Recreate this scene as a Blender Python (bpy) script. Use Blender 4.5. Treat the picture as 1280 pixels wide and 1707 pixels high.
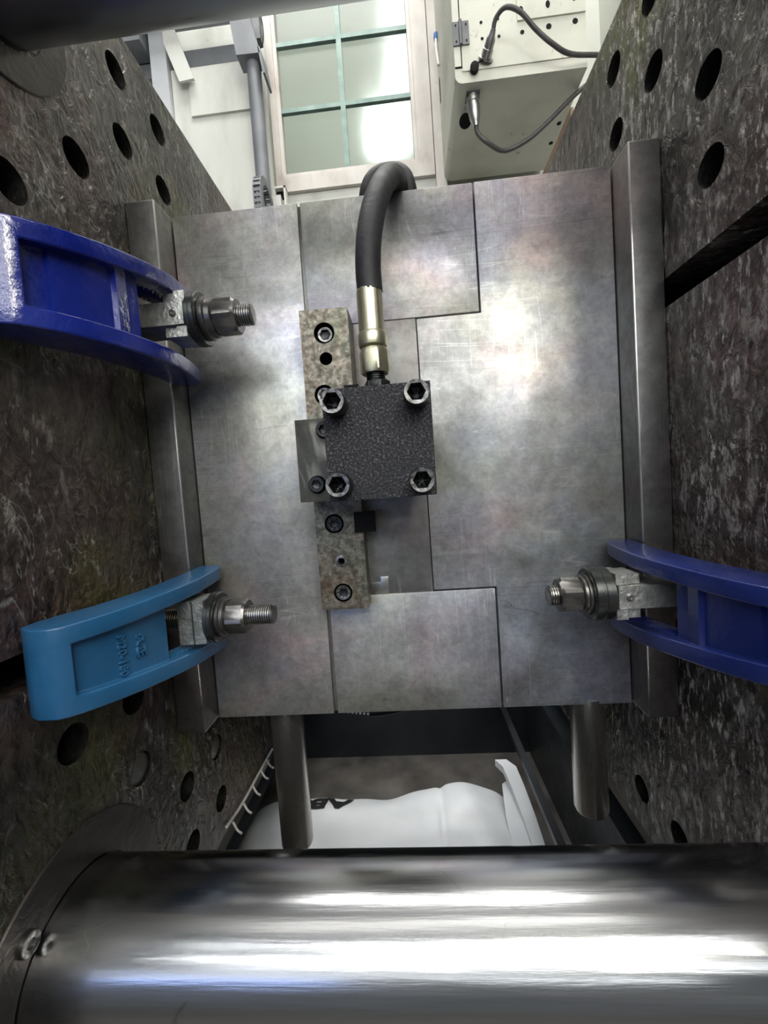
import bpy, bmesh, math, random
from mathutils import Vector, Matrix
PI = math.pi
random.seed(7)
S = bpy.context.scene
C = S.collection
for o in list(bpy.data.objects): bpy.data.objects.remove(o)

# ------------------------------------------------------------------ camera
cam_d = bpy.data.cameras.new('camera'); cam = bpy.data.objects.new('camera', cam_d); C.objects.link(cam)
cam_d.sensor_fit = 'VERTICAL'; cam_d.sensor_height = 36; cam_d.sensor_width = 27; cam_d.lens = 14.4349
cam_d.clip_start = .01; cam_d.clip_end = 60
cam.matrix_world = Matrix(((0.995609, 0.067475, 0.064889, 0.006832), (0.061061, 0.057326, -0.996486, -0.523701),
                           (-0.070957, 0.996073, 0.052954, -0.036298), (0, 0, 0, 1)))
S.camera = cam
# ------------------------------------------------------------------ world and lights
W = bpy.data.worlds.new('world'); S.world = W; W.use_nodes = True
W.node_tree.nodes['Background'].inputs[0].default_value = (.80, .86, .92, 1)
W.node_tree.nodes['Background'].inputs[1].default_value = .13

def area(name, loc, aim, sx, sy, power, col=(1, 1, 1), spread=180):
    l = bpy.data.lights.new(name, 'AREA'); l.shape = 'RECTANGLE'; l.size = sx; l.size_y = sy; l.energy = power; l.color = col
    l.spread = math.radians(spread)
    o = bpy.data.objects.new(name, l); C.objects.link(o); o.location = loc
    o.rotation_euler = (Vector(aim) - Vector(loc)).to_track_quat('-Z', 'Y').to_euler()
    return o
# workshop lamps hanging above the machine and behind the photographer, then added fill lights
area('overhead_lamp_light', (0.0, 0.20, 2.55), (0, .2, 0), 1.6, .6, 35, (1, .99, .95))
area('front_lamp_light', (.1, -1.5, 1.25), (0, 0, -.2), 2.4, .05, 7, (.97, .99, 1))
area('front_lamp_light', (.45, -1.7, 1.02), (0, 0, -.2), 1.6, .03, 3.5, (1, .97, .9))
area('front_lamp_light', (-.3, -1.6, .62), (0, 0, -.2), 1.4, .02, 2.0, (.95, .98, 1))
area('front_lamp_light', (.5, -2.6, 2.4), (0, 0, -.1), 2.2, .14, 16, (1, .97, .9))
area('front_lamp_light', (.2, -1.0, 2.3), (0, 0, -.1), 2.6, .35, 12, (1, .97, .92))
area('tall_window_light', (.62, -1.6, .95), (.1, 0, .1), .10, .80, 6.5, (1, .93, .74))
area('front_fill_light', (-.1, -2.6, 1.55), (0, 0, 0), 2.8, .22, 7, (.93, .97, 1))  # added unseen strips: frontal fill and streaks in the tie bar
area('front_fill_light', (.2, -2.6, 1.10), (0, 0, 0), 3.0, .32, 9.5, (.95, .98, 1))
area('front_fill_light', (-.2, -2.6, .55), (0, 0, 0), 2.8, .14, 4, (.93, .97, 1))
area('blue_fill_light', (-.55, -1.3, -.05), (-.1, 0, -.2), .55, .07, .55, (.30, .45, 1))  # added blue strip for streak and tint; no screen stands here
area('pit_fill_light', (-.05, .56, -.40), (-.05, .36, -.88), .6, .12, .28, (.95, .98, 1), 80)  # added fill under the mould to brighten the sack
area('hall_beyond_light', (-.2, 1.5, 3.4), (-.1, 3.1, 3.0), 2.0, .8, 22, (1, 1, .95))
vs = S.view_settings; vs.view_transform = 'Standard'; vs.look = 'None'; vs.gamma = 1; vs.use_curve_mapping = False
vs.exposure = .35

# ------------------------------------------------------------------ materials
def ramp(n, stops):
    r = n.new('ShaderNodeValToRGB'); e = r.color_ramp.elements
    e[0].position, e[0].color = stops[0][0], (*stops[0][1], 1)
    e[1].position, e[1].color = stops[-1][0], (*stops[-1][1], 1)
    for p, c in stops[1:-1]:
        k = e.new(p); k.color = (*c, 1)
    return r
def g3(v): return (v, v, v)

def mat(name, stops, scale=8, metal=0., rough=(.4, .5), bump=0., bscale=60, stretch=(1, 1, 1), detail=6, coat=0,
        tint=None, speck=None, brush=0., dist=0., bstretch=None, rscale=None, spec=.5, veins=None, fine=None):
    """stops: colour ramp over noise; rough: range over another noise; tint: list of (colour, amount, scale);
       speck: (colour, threshold, scale, stretch)"""
    m = bpy.data.materials.new(name); m.use_nodes = True
    nt = m.node_tree; n = nt.nodes; L = nt.links.new
    P = n['Principled BSDF']
    tc = n.new('ShaderNodeTexCoord')
    def noise(sc, st=(1, 1, 1), det=6, d=0., off=0., r=.55, ry=0.):
        mp = n.new('ShaderNodeMapping'); mp.inputs['Rotation'].default_value = (0, ry, 0); mp.inputs['Scale'].default_value = st; mp.inputs['Location'].default_value = (off, off * .7, -off)
        L(tc.outputs['Object'], mp.inputs[0])
        t = n.new('ShaderNodeTexNoise'); t.inputs['Scale'].default_value = sc; t.inputs['Detail'].default_value = det
        t.inputs['Distortion'].default_value = d; t.inputs['Roughness'].default_value = r
        L(mp.outputs[0], t.inputs['Vector']); return t.outputs['Fac']
    base = ramp(n, stops); L(noise(scale, stretch, detail, dist), base.inputs[0]); col = base.outputs[0]
    def mix(a, b, fac, mode='MIX'):
        x = n.new('ShaderNodeMix'); x.data_type = 'RGBA'; x.blend_type = mode
        if isinstance(fac, float): x.inputs[0].default_value = fac
        else: L(fac, x.inputs[0])
        L(a, x.inputs[6])
        if isinstance(b, tuple): x.inputs[7].default_value = (*b, 1)
        else: L(b, x.inputs[7])
        return x.outputs[2]
    for i, (c, amt, sc) in enumerate(tint or []):
        r = ramp(n, [(.48, g3(0)), (.66, g3(amt))]); L(noise(sc, (1, 1, 1), 4, .6, 3.3 * (i + 1)), r.inputs[0])
        col = mix(col, c, r.outputs[0])
    if speck:
        for i, (c, th, sc, st) in enumerate(speck):
            r = ramp(n, [(th, g3(0)), (th + .05, g3(1))]); L(noise(sc, st, 7, .15, 9.1 * (i + 1), .72), r.inputs[0])
            big = ramp(n, [(.42, g3(0)), (.6, g3(.85))]); L(noise(5, (1, 1, 1), 2, 0, 5.5 * (i + 1)), big.inputs[0])
            mm = n.new('ShaderNodeMath'); mm.operation = 'MULTIPLY'; L(r.outputs[0], mm.inputs[0]); L(big.outputs[0], mm.inputs[1])
            col = mix(col, c, mm.outputs[0])
    hv = None
    for i, (c, wd, sc, st, ds, amt) in enumerate(veins or []):     # thin wandering lines: scratches or cracks
        nz = noise(sc, st[:3], 1 if len(st) > 3 else 3, ds, 13.7 * (i + 1), .5, st[3] if len(st) > 3 else 0.)
        q1 = n.new('ShaderNodeMath'); q1.operation = 'SUBTRACT'; L(nz, q1.inputs[0]); q1.inputs[1].default_value = .5
        q2 = n.new('ShaderNodeMath'); q2.operation = 'ABSOLUTE'; L(q1.outputs[0], q2.inputs[0])
        q3 = n.new('ShaderNodeMapRange'); q3.inputs['From Min'].default_value = 0; q3.inputs['From Max'].default_value = wd
        q3.inputs['To Min'].default_value = amt; q3.inputs['To Max'].default_value = 0; L(q2.outputs[0], q3.inputs['Value'])
        mk = ramp(n, [(.50, g3(0)), (.62, g3(1))]); L(noise(6, (1, 1, 1), 3, 0, 17. * (i + 1)), mk.inputs[0])
        q4 = n.new('ShaderNodeMath'); q4.operation = 'MULTIPLY'; L(q3.outputs[0], q4.inputs[0]); L(mk.outputs[0], q4.inputs[1])
        col = mix(col, c, q4.outputs[0]); hv = q4.outputs[0] if hv is None else hv
    for sc, lo in (fine or []):       # fine mottling multiplied over everything
        rf = ramp(n, [(.35, g3(lo)), (.65, g3(1))]); L(noise(sc, stretch, 6, .4, 31., .7), rf.inputs[0]); col = mix(col, rf.outputs[0], 1.0, 'MULTIPLY')
    L(col, P.inputs['Base Color'])
    P.inputs['Metallic'].default_value = metal
    P.inputs['Specular IOR Level'].default_value = spec
    rr = n.new('ShaderNodeMapRange'); rr.inputs['From Min'].default_value = .3; rr.inputs['From Max'].default_value = .7
    rr.inputs['To Min'].default_value = rough[0]; rr.inputs['To Max'].default_value = rough[1]
    L(noise(rscale or scale * 1.7, stretch, 5, .3, 21.), rr.inputs['Value']); L(rr.outputs[0], P.inputs['Roughness'])
    if coat:
        P.inputs['Coat Weight'].default_value = coat; P.inputs['Coat Roughness'].default_value = .06
    if bump or brush:
        nrm = None
        if bump:
            b = n.new('ShaderNodeBump'); b.inputs['Strength'].default_value = bump; b.inputs['Distance'].default_value = .0045 if bump >= 1 else .002
            L(noise(bscale, bstretch or stretch, 5, dist, 2.), b.inputs['Height']); nrm = b.outputs[0]
        if brush:
            b2 = n.new('ShaderNodeBump'); b2.inputs['Strength'].default_value = brush; b2.inputs['Distance'].default_value = .0006
            L(noise(60, (14, 1, .8), 3, 0, 4.), b2.inputs['Height'])
            if nrm: L(nrm, b2.inputs['Normal'])
            nrm = b2.outputs[0]
        L(nrm, P.inputs['Normal'])
        if coat: L(nrm, P.inputs['Coat Normal'])
    return m

M = {}
SC = (.50, .50, .485); SL = (.66, .66, .635); SD = (.36, .36, .355)
M['steel'] = mat('machined_steel', [(.25, SD), (.5, SC), (.75, SL)], 7, .68, (.34, .52), .20, 34, detail=10, brush=.10, dist=.4, rscale=22,
                 tint=[((.66, .48, .49), .6, 6), ((.60, .61, .45), .6, 5), ((.36, .43, .60), .5, 3.5), ((.24, .24, .23), .6, 8)],  # pink, olive and blue tints paint reflections; the dark one is smudges
                 speck=[((.13, .12, .12), .655, 46, (1, 1, 1)), ((.85, .85, .82), .65, 50, (3, 1, 1))],
                 veins=[((.88, .88, .85), .010, 9, (9, 1, .35, .35), 0., .55), ((.16, .15, .15), .008, 7, (.3, 1, 9., .15), 0., .5), ((.85, .85, .82), .010, 8, (.4, 1, 8., .7), 0., .5)], fine=[(60, .72), (170, .8)])
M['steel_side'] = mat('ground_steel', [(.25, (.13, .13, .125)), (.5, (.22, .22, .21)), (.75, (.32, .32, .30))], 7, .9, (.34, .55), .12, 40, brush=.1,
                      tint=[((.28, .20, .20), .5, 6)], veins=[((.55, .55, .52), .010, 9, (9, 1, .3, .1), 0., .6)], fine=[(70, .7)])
M['steel_light'] = mat('bright_steel', [(.3, (.38, .38, .36)), (.7, (.52, .52, .50))], 20, 1, (.25, .4), .05, 60)
M['steel_dark'] = mat('gap_steel', [(.3, (.03, .03, .03)), (.7, (.08, .075, .07))], 12, .8, (.4, .6))
M['mottled'] = mat('mottled_phosphated_steel', [(.3, (.07, .06, .045)), (.48, (.19, .17, .135)), (.6, (.34, .315, .26)), (.75, (.12, .09, .065))], 110, .75, (.38, .55), .25, 150, fine=[(260, .45)],
                   tint=[((.30, .20, .13), .5, 22), ((.22, .28, .20), .4, 18)])
M['block'] = mat('black_oxide_steel', [(.35, (.022, .022, .026)), (.56, (.055, .054, .06)), (.70, (.22, .21, .22))], 420, .7, (.32, .5), .8, 700,  # lightest stop paints the sparkle of the rough surface
                 tint=[((.03, .035, .04), .5, 14)])
M['bracket'] = mat('dark_bracket_steel', [(.35, (.035, .035, .03)), (.54, (.065, .065, .055)), (.66, (.36, .35, .29))], 16, .75, (.35, .5), .2, 200, stretch=(2.2, 1, .8), detail=2, dist=.8)
M['bolt'] = mat('black_bolt_steel', [(.3, (.018, .02, .02)), (.7, (.06, .062, .06))], 60, .85, (.25, .4), .1, 200)
M['bolt_rim'] = mat('worn_bolt_rim', [(.35, (.05, .05, .05)), (.65, (.28, .28, .27))], 260, .85, (.3, .45), .15, 200)
for pk, pv in (('platen', None), ('platen_cracked', [((.58, .56, .52), .009, 9, (1, 1.4, 1), 1.5, .75)])):
    q = .045 if pv else 0.
    M[pk] = mat('worn_' + pk + '_paint', [(.25, (.034, .029, .026)), (.45, (.092, .079, .070)), (.6, (.15, .131, .118)), (.8, (.23, .205, .185))], 6, .45, (.22, .48), 1.0, 46,
                  stretch=(1, 1.5, 1.), detail=10, dist=.8, bstretch=(1, 1.8, 1.1),
                  tint=[((.19, .19, .055), .8, 4), ((.17, .08, .08), .45, 6), ((.022, .026, .022), .7, 4)],
                  speck=[((.40, .365, .345), .52 + q, 40, (1, 2.0, .8)), ((.016, .014, .013), .56, 55, (1, 1.8, .8)), ((.80, .76, .73), .54 + q * 1.3, 60, (1, 2.6, .9))],
                  veins=pv, fine=[(90, .4)])
M['ring'] = mat('dark_greasy_ring', [(.3, (.03, .028, .028)), (.6, (.075, .065, .06)), (.8, (.13, .12, .11))], 12, .6, (.25, .45), .5, 60, dist=.6)
M['hole'] = mat('oily_hole', [(.3, (.01, .01, .009)), (.7, (.035, .035, .03))], 50, .7, (.2, .35), .9, 500, stretch=(6, 1, 1))
M['chrome'] = mat('ground_tie_bar_steel', [(.3, (.30, .305, .31)), (.7, (.50, .505, .51))], 6, 1, (.13, .30), .10, 130, stretch=(.12, 3, 3), detail=6, bstretch=(.05, 1, 1),
                  veins=[((.8, .8, .8), .003, 9, (1, 2, 2), .3, .5), ((.15, .15, .15), .003, 7, (1, 2, 2), 1., .5)],
                  speck=[((.25, .25, .25), .73, 60, (1, 1, 1))])
def chrome_bump():
    m = M['chrome']; n = m.node_tree.nodes; L = m.node_tree.links.new
    P = n['Principled BSDF']; P.inputs['Anisotropic'].default_value = .0
chrome_bump()
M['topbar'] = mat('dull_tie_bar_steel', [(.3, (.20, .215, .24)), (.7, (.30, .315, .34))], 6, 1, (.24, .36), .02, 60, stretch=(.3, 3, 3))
M['blue'] = mat('royal_blue_enamel', [(.3, (.003, .010, .15)), (.7, (.008, .022, .23))], 14, 0, (.16, .28), .6, 70, coat=1., detail=3)
M['navy'] = mat('deep_blue_enamel', [(.3, (.007, .015, .095)), (.7, (.013, .026, .15))], 14, 0, (.25, .38), .25, 90, coat=.6, detail=3)
M['sky'] = mat('mid_blue_enamel', [(.3, (.013, .085, .20)), (.7, (.024, .125, .27))], 14, 0, (.3, .45), .25, 90, coat=.4, detail=3)
M['zinc'] = mat('cast_zinc', [(.3, (.33, .34, .31)), (.6, (.55, .56, .52)), (.75, (.66, .67, .63))], 60, .85, (.3, .5), .5, 220)
M['stud'] = mat('stud_steel', [(.3, (.22, .21, .2)), (.7, (.42, .41, .4))], 50, 1, (.25, .4), .15, 200)
M['nut'] = mat('nut_steel', [(.3, (.09, .09, .085)), (.7, (.26, .25, .24))], 30, .9, (.28, .42), .08, 120)
M['washer'] = mat('blackened_washer', [(.3, (.05, .055, .055)), (.7, (.16, .17, .165))], 30, .9, (.22, .35), .1, 100)
M['yzinc'] = mat('yellow_zinc', [(.3, (.42, .40, .27)), (.5, (.54, .52, .37)), (.7, (.62, .61, .48))], 30, .9, (.28, .38), .04, 120)
M['rubber'] = mat('black_hose_rubber', [(.3, (.010, .010, .012)), (.7, (.026, .026, .030))], 30, 0, (.5, .65), .25, 220, spec=.4)
M['cable'] = mat('grey_cable_jacket', [(.3, (.05, .045, .045)), (.7, (.10, .09, .09))], 40, 0, (.4, .55), .2, 200)
M['blackp'] = mat('black_plastic', [(.3, (.004, .004, .004)), (.7, (.009, .009, .009))], 40, 0, (.5, .6), .1, 200, spec=.15)
M['cream'] = mat('cream_machine_paint', [(.25, (.40, .40, .33)), (.5, (.56, .56, .48)), (.8, (.66, .66, .58))], 5, 0, (.35, .5), .05, 60, detail=8,
                 speck=[((.12, .11, .10), .62, 30, (1, 1, 1))])
M['white'] = mat('dirty_white_paint', [(.25, (.44, .44, .40)), (.5, (.62, .63, .58)), (.8, (.70, .71, .67))], 6, 0, (.45, .6), .08, 60, detail=8, stretch=(1.5, 1, .5),
                 speck=[((.36, .34, .31), .66, 24, (1, 1, 1))])
M['wood'] = mat('worn_cream_woodwork', [(.2, (.36, .31, .28)), (.42, (.56, .52, .48)), (.7, (.68, .65, .61))], 12, 0, (.5, .65), .25, 60, stretch=(1, 1, .6), detail=8,
                speck=[((.30, .25, .21), .66, 34, (1, 1, 1))])
M['teal'] = mat('teal_muntin', [(.3, (.14, .23, .20)), (.7, (.26, .36, .33))], 20, 0, (.4, .5))
M['grey'] = mat('grey_structure_paint', [(.3, (.13, .14, .15)), (.7, (.22, .23, .25))], 8, .1, (.4, .55), .05, 60)
M['lgrey'] = mat('pale_grey_paint', [(.3, (.42, .44, .46)), (.7, (.54, .56, .57))], 8, 0, (.4, .55), .05, 60)
M['hinge'] = mat('dark_grey_hinge', [(.3, (.07, .075, .08)), (.7, (.13, .135, .145))], 30, .3, (.4, .5))
M['black'] = mat('black_recess', [(.3, g3(.004)), (.7, g3(.010))], 30, 0, (.6, .7), spec=.1)
M['bed'] = mat('dark_machine_bed_paint', [(.3, (.014, .018, .022)), (.7, (.035, .042, .05))], 8, .1, (.35, .55), .1, 60)
M['pan'] = mat('oily_concrete', [(.25, (.045, .04, .035)), (.5, (.12, .11, .10)), (.75, (.20, .185, .17))], 9, 0, (.35, .7), .6, 60, detail=9)
M['sack'] = mat('woven_white_sack', [(.3, (.72, .73, .74)), (.7, (.84, .85, .86))], 9, 0, (.35, .5), .6, 16)
M['print'] = mat('black_sack_print', [(.3, g3(.012)), (.7, g3(.03))], 9, 0, (.4, .5))
M['whitep'] = mat('white_plastic', [(.3, (.58, .57, .54)), (.7, (.74, .73, .70))], 30, 0, (.4, .5))
M['brown'] = mat('brown_board', [(.3, (.13, .075, .04)), (.7, (.26, .17, .10))], 30, 0, (.6, .7))
M['bluep'] = mat('blue_handle_plastic', [(.3, (.03, .12, .36)), (.7, (.05, .17, .45))], 30, 0, (.4, .5))
M['plug'] = mat('plugged_hole_metal', [(.3, (.14, .14, .13)), (.7, (.26, .26, .24))], 60, .8, (.35, .5), .2, 200)
M['label'] = mat('pale_cable_print', [(.3, g3(.3)), (.7, g3(.5))], 60, 0, (.4, .5))
M['hall'] = mat('hall_wall_paint', [(.3, (.42, .44, .38)), (.7, (.56, .58, .52))], 2, 0, (.6, .7))
# weave for the sack
def weave():
    m = M['sack']; n = m.node_tree.nodes; L = m.node_tree.links.new; P = n['Principled BSDF']
    tc = n.new('ShaderNodeTexCoord'); mp = n.new('ShaderNodeMapping'); mp.inputs['Rotation'].default_value = (0, 0, PI / 4)
    L(tc.outputs['Object'], mp.inputs[0]); ch = n.new('ShaderNodeTexChecker'); ch.inputs['Scale'].default_value = 190
    L(mp.outputs[0], ch.inputs[0]); b = n.new('ShaderNodeBump'); b.inputs['Strength'].default_value = .6; b.inputs['Distance'].default_value = .0012
    L(ch.outputs['Fac'], b.inputs['Height']); L(P.inputs['Normal'].links[0].from_socket, b.inputs['Normal']); L(b.outputs[0], P.inputs['Normal'])
weave()
def glass():
    m = bpy.data.materials.new('hazy_window_glass'); m.use_nodes = True; P = m.node_tree.nodes['Principled BSDF']
    P.inputs['Base Color'].default_value = (.86, .93, .88, 1); P.inputs['Transmission Weight'].default_value = 1
    P.inputs['Roughness'].default_value = .20; P.inputs['IOR'].default_value = 1.25
    return m
M['glass'] = glass()
def glow():  # emission of the added panels behind the window panes
    m = bpy.data.materials.new('added_glow'); m.use_nodes = True; n = m.node_tree.nodes; n.clear()
    e = n.new('ShaderNodeEmission'); e.inputs[0].default_value = (.95, 1, .98, 1); e.inputs[1].default_value = 2.6
    o = n.new('ShaderNodeOutputMaterial'); m.node_tree.links.new(e.outputs[0], o.inputs[0]); return m
M['glow'] = glow()

# ------------------------------------------------------------------ geometry helpers
def finish(bm, ang=35):
    me = bpy.data.meshes.new('m'); bmesh.ops.recalc_face_normals(bm, faces=bm.faces); bm.to_mesh(me); bm.free()
    for p in me.polygons: p.use_smooth = True
    try: me.set_sharp_from_angle(angle=math.radians(ang))
    except Exception: pass
    return me
def obj(name, bm, m, parent=None, ang=35, **props):
    me = finish(bm, ang) if isinstance(bm, bmesh.types.BMesh) else bm
    me.name = name
    for x in (m if isinstance(m, (list, tuple)) else [m]): me.materials.append(M[x])
    o = bpy.data.objects.new(name, me); C.objects.link(o)
    if parent is not None:
        o.parent = parent
        p = parent; off = Vector((0, 0, 0))
        while p is not None: off += p.location if p.type == 'EMPTY' else Vector((0, 0, 0)); p = p.parent
        if parent.type == 'EMPTY': o.matrix_parent_inverse = Matrix.Translation(-off)
    for k, v in props.items(): o[k] = v
    return o
def thing(name, label, cat, loc=(0, 0, 0), group=None):
    o = bpy.data.objects.new(name, None); C.objects.link(o); o.location = loc; o.empty_display_size = .02
    o['label'] = label; o['category'] = cat
    if group: o['group'] = group
    return o
def tag(o, label, cat, group=None):
    o['label'] = label; o['category'] = cat
    if group: o['group'] = group
    return o
def struct(name, bm, m, parent=None, **k):
    return obj(name, bm, m, parent, kind='structure', **k)
def B(): return bmesh.new()
def bev(bm, w, seg=2, ang=30, only=None):
    es = [e for e in (only or bm.edges) if e.is_valid and len(e.link_faces) == 2 and e.calc_face_angle(0) > math.radians(ang)]
    bmesh.ops.bevel(bm, geom=es, offset=w, segments=seg, profile=.5, affect='EDGES', clamp_overlap=True)
    return bm
def box(bm, x0, x1, y0, y1, z0, z1, mi=0):
    v = [bm.verts.new((x, y, z)) for x in (x0, x1) for y in (y0, y1) for z in (z0, z1)]
    for q in ((0, 1, 3, 2), (4, 6, 7, 5), (0, 4, 5, 1), (2, 3, 7, 6), (0, 2, 6, 4), (1, 5, 7, 3)):
        f = bm.faces.new([v[i] for i in q]); f.material_index = mi
    return bm
def bbox(x0, x1, y0, y1, z0, z1, w=.001, seg=2):
    return bev(box(B(), x0, x1, y0, y1, z0, z1), w, seg)
def circle(cx, cy, r, n=20, a0=0): return [(cx + r * math.cos(a0 + 2 * PI * i / n), cy + r * math.sin(a0 + 2 * PI * i / n)) for i in range(n)]
AX = {'Y': lambda u, v, d: (u, d, v), 'X': lambda u, v, d: (d, u, v), 'Z': lambda u, v, d: (u, v, d)}
def plate(outer, holes, ax, d0, d1, depths=None, bm=None, hole_mat=1):
    """polygon (u,v) with holes whose front lies at d0, extruded to d1; holes are (points, depth) blind pockets of signed depth"""
    bm = bm or B(); f = AX[ax]
    vo = [bm.verts.new(f(u, v, d0)) for u, v in outer]; es = [bm.edges.new((vo[i], vo[i - 1])) for i in range(len(vo))]
    hv = []
    for pts, dep in holes:
        vs_ = [bm.verts.new(f(u, v, d0)) for u, v in pts]; es += [bm.edges.new((vs_[i], vs_[i - 1])) for i in range(len(vs_))]; hv.append((vs_, pts, dep))
    bmesh.ops.triangle_fill(bm, use_beauty=True, use_dissolve=False, edges=es)
    for vs_, pts, dep in hv:
        w = [bm.verts.new(f(u, v, d0 + dep)) for u, v in pts]
        for i in range(len(w)):
            q = bm.faces.new((vs_[i - 1], vs_[i], w[i], w[i - 1])); q.material_index = hole_mat
        q = bm.faces.new(w); q.material_index = hole_mat
    wo = [bm.verts.new(f(u, v, d1)) for u, v in outer]
    for i in range(len(wo)): bm.faces.new((vo[i - 1], vo[i], wo[i], wo[i - 1]))
    bm.faces.new(wo)
    return bm
def frame_of(axis):
    a = Vector(axis).normalized(); t = Vector((0, 0, 1)) if abs(a.z) < .9 else Vector((1, 0, 0))
    u = a.cross(t).normalized(); return a, u, a.cross(u)
def lathe(prof, base, axis, n=32, bm=None, cap=True, mi=0, a0=0., knurl=0.):
    """prof: (radius, distance along axis)"""
    bm = bm or B(); a, u, w = frame_of(axis); base = Vector(base); rings = []
    for r, h in prof:
        rings.append([bm.verts.new(base + a * h + (u * math.cos(a0 + 2 * PI * i / n) + w * math.sin(a0 + 2 * PI * i / n)) * (r * (1 - knurl * (i % 2)))) for i in range(n)])
    for k in range(len(rings) - 1):
        for i in range(n):
            f = bm.faces.new((rings[k][i - 1], rings[k][i], rings[k + 1][i], rings[k + 1][i - 1])); f.material_index = mi
    if cap:
        for r in (rings[0], rings[-1]):
            f = bm.faces.new(r); f.material_index = mi
    return bm
def cat_rom(pts, sub=8):
    P = [Vector(p) for p in pts]; P = [P[0] * 2 - P[1]] + P + [P[-1] * 2 - P[-2]]; out = []
    for i in range(1, len(P) - 2):
        for k in range(sub):
            t = k / sub; a, b, c, d = P[i - 1:i + 3]
            out.append(.5 * ((2 * b) + (c - a) * t + (2 * a - 5 * b + 4 * c - d) * t * t + (3 * b - a - 3 * c + d) * t ** 3))
    out.append(P[-2]); return out
def tube(pts, r, n=14, sub=8, bm=None):
    bm = bm or B(); P = cat_rom(pts, sub); N = len(P); rings = []; up = None
    for i, p in enumerate(P):
        t = (P[min(i + 1, N - 1)] - P[max(i - 1, 0)]).normalized()
        if up is None: up = frame_of(t)[1]
        up = (up - t * up.dot(t)).normalized(); w = t.cross(up)
        rr = r(i / (N - 1)) if callable(r) else r
        rings.append([bm.verts.new(p + (up * math.cos(2 * PI * k / n) + w * math.sin(2 * PI * k / n)) * rr) for k in range(n)])
    for k in range(N - 1):
        for i in range(n): bm.faces.new((rings[k][i - 1], rings[k][i], rings[k + 1][i], rings[k + 1][i - 1]))
    bm.faces.new(rings[0]); bm.faces.new(rings[-1]); return bm
def socket_screw(base, axis, R, h, hexr, bm=None):
    """cap screw head with knurled side, bright rim (material 1) and hexagonal socket"""
    bm = bm or B(); a, u, w = frame_of(axis); base = Vector(base); n = 48
    lathe([(R * .97, 0), (R, h * .06), (R, h * .86), (R * .93, h)], base, axis, n, bm, cap=False, knurl=.025)
    def ring(rf, hh, mi=0):
        return [bm.verts.new(base + a * hh + (u * math.cos(2 * PI * i / n) + w * math.sin(2 * PI * i / n)) * rf(2 * PI * i / n)) for i in range(n)]
    hx = lambda s: (lambda t: s * math.cos(PI / 6) / math.cos((t % (PI / 3)) - PI / 6))
    r0 = ring(lambda t: R * .93, h); r1 = ring(hx(hexr * 1.16), h * .985); r2 = ring(hx(hexr), h * .90); r3 = ring(hx(hexr), h * .42); r4 = ring(lambda t: hexr * .35, h * .3)
    for q, (A, Bq) in enumerate(((r0, r1), (r1, r2), (r2, r3), (r3, r4))):
        for i in range(n):
            f = bm.faces.new((A[i - 1], A[i], Bq[i], Bq[i - 1])); f.material_index = 1 if q == 0 else 0
    bm.faces.new(r4); return bm
def hexnut(base, axis, af, h, bm=None, a0=0.):
    bm = bm or B(); a, u, w = frame_of(axis); base = Vector(base); n = 36; Rv = af / 2 / math.cos(PI / 6)
    hx = lambda t: af / 2 / math.cos(((t - a0) % (PI / 3)) - PI / 6)
    rings = []
    for hh, lim in ((0, af * .49), (h * .09, 9), (h * .88, 9), (h, af * .48)):
        rings.append([bm.verts.new(base + a * hh + (u * math.cos(2 * PI * i / n) + w * math.sin(2 * PI * i / n)) * min(lim, hx(2 * PI * i / n))) for i in range(n)])
    for k in range(3):
        for i in range(n): bm.faces.new((rings[k][i - 1], rings[k][i], rings[k + 1][i], rings[k + 1][i - 1]))
    bm.faces.new(rings[0]); bm.faces.new(rings[-1]); return bm
def thread(base, axis, r, L, pitch=.0025, n=24, bm=None):
    prof = []; k = int(L / pitch)
    for i in range(k): prof += [(r, i * pitch), (r, i * pitch + pitch * .35), (r * .87, i * pitch + pitch * .6), (r * .87, i * pitch + pitch * .8)]
    prof += [(r, k * pitch), (r * .86, L + .001)]
    return lathe(prof, base, axis, n, bm)
def text_mesh(s, size, depth, mtx, shear=0, bold=0.):
    cu = bpy.data.curves.new('t', 'FONT'); cu.body = s; cu.size = size; cu.extrude = depth; cu.align_x = 'CENTER'; cu.align_y = 'CENTER'
    cu.offset = bold; cu.bevel_depth = min(depth * .5, .0002); cu.resolution_u = 3
    o = bpy.data.objects.new('t', cu); C.objects.link(o); bpy.context.view_layer.update()
    me = bpy.data.meshes.new_from_object(o.evaluated_get(bpy.context.evaluated_depsgraph_get()))
    bpy.data.objects.remove(o); me.transform(mtx); me.materials.clear(); return me

M['pin'] = mat('guide_pin_steel', [(.3, (.40, .385, .36)), (.7, (.52, .50, .47))], 12, .95, (.22, .34), .05, 80, stretch=(3, 3, .3))
XL, XR = -.3071, .3057          # faces of the two platens

# ================================================================== SETTING
struct('floor', box(B(), -2.5, 2.5, -3.2, 3.2, -.93, -.88), 'pan')
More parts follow.
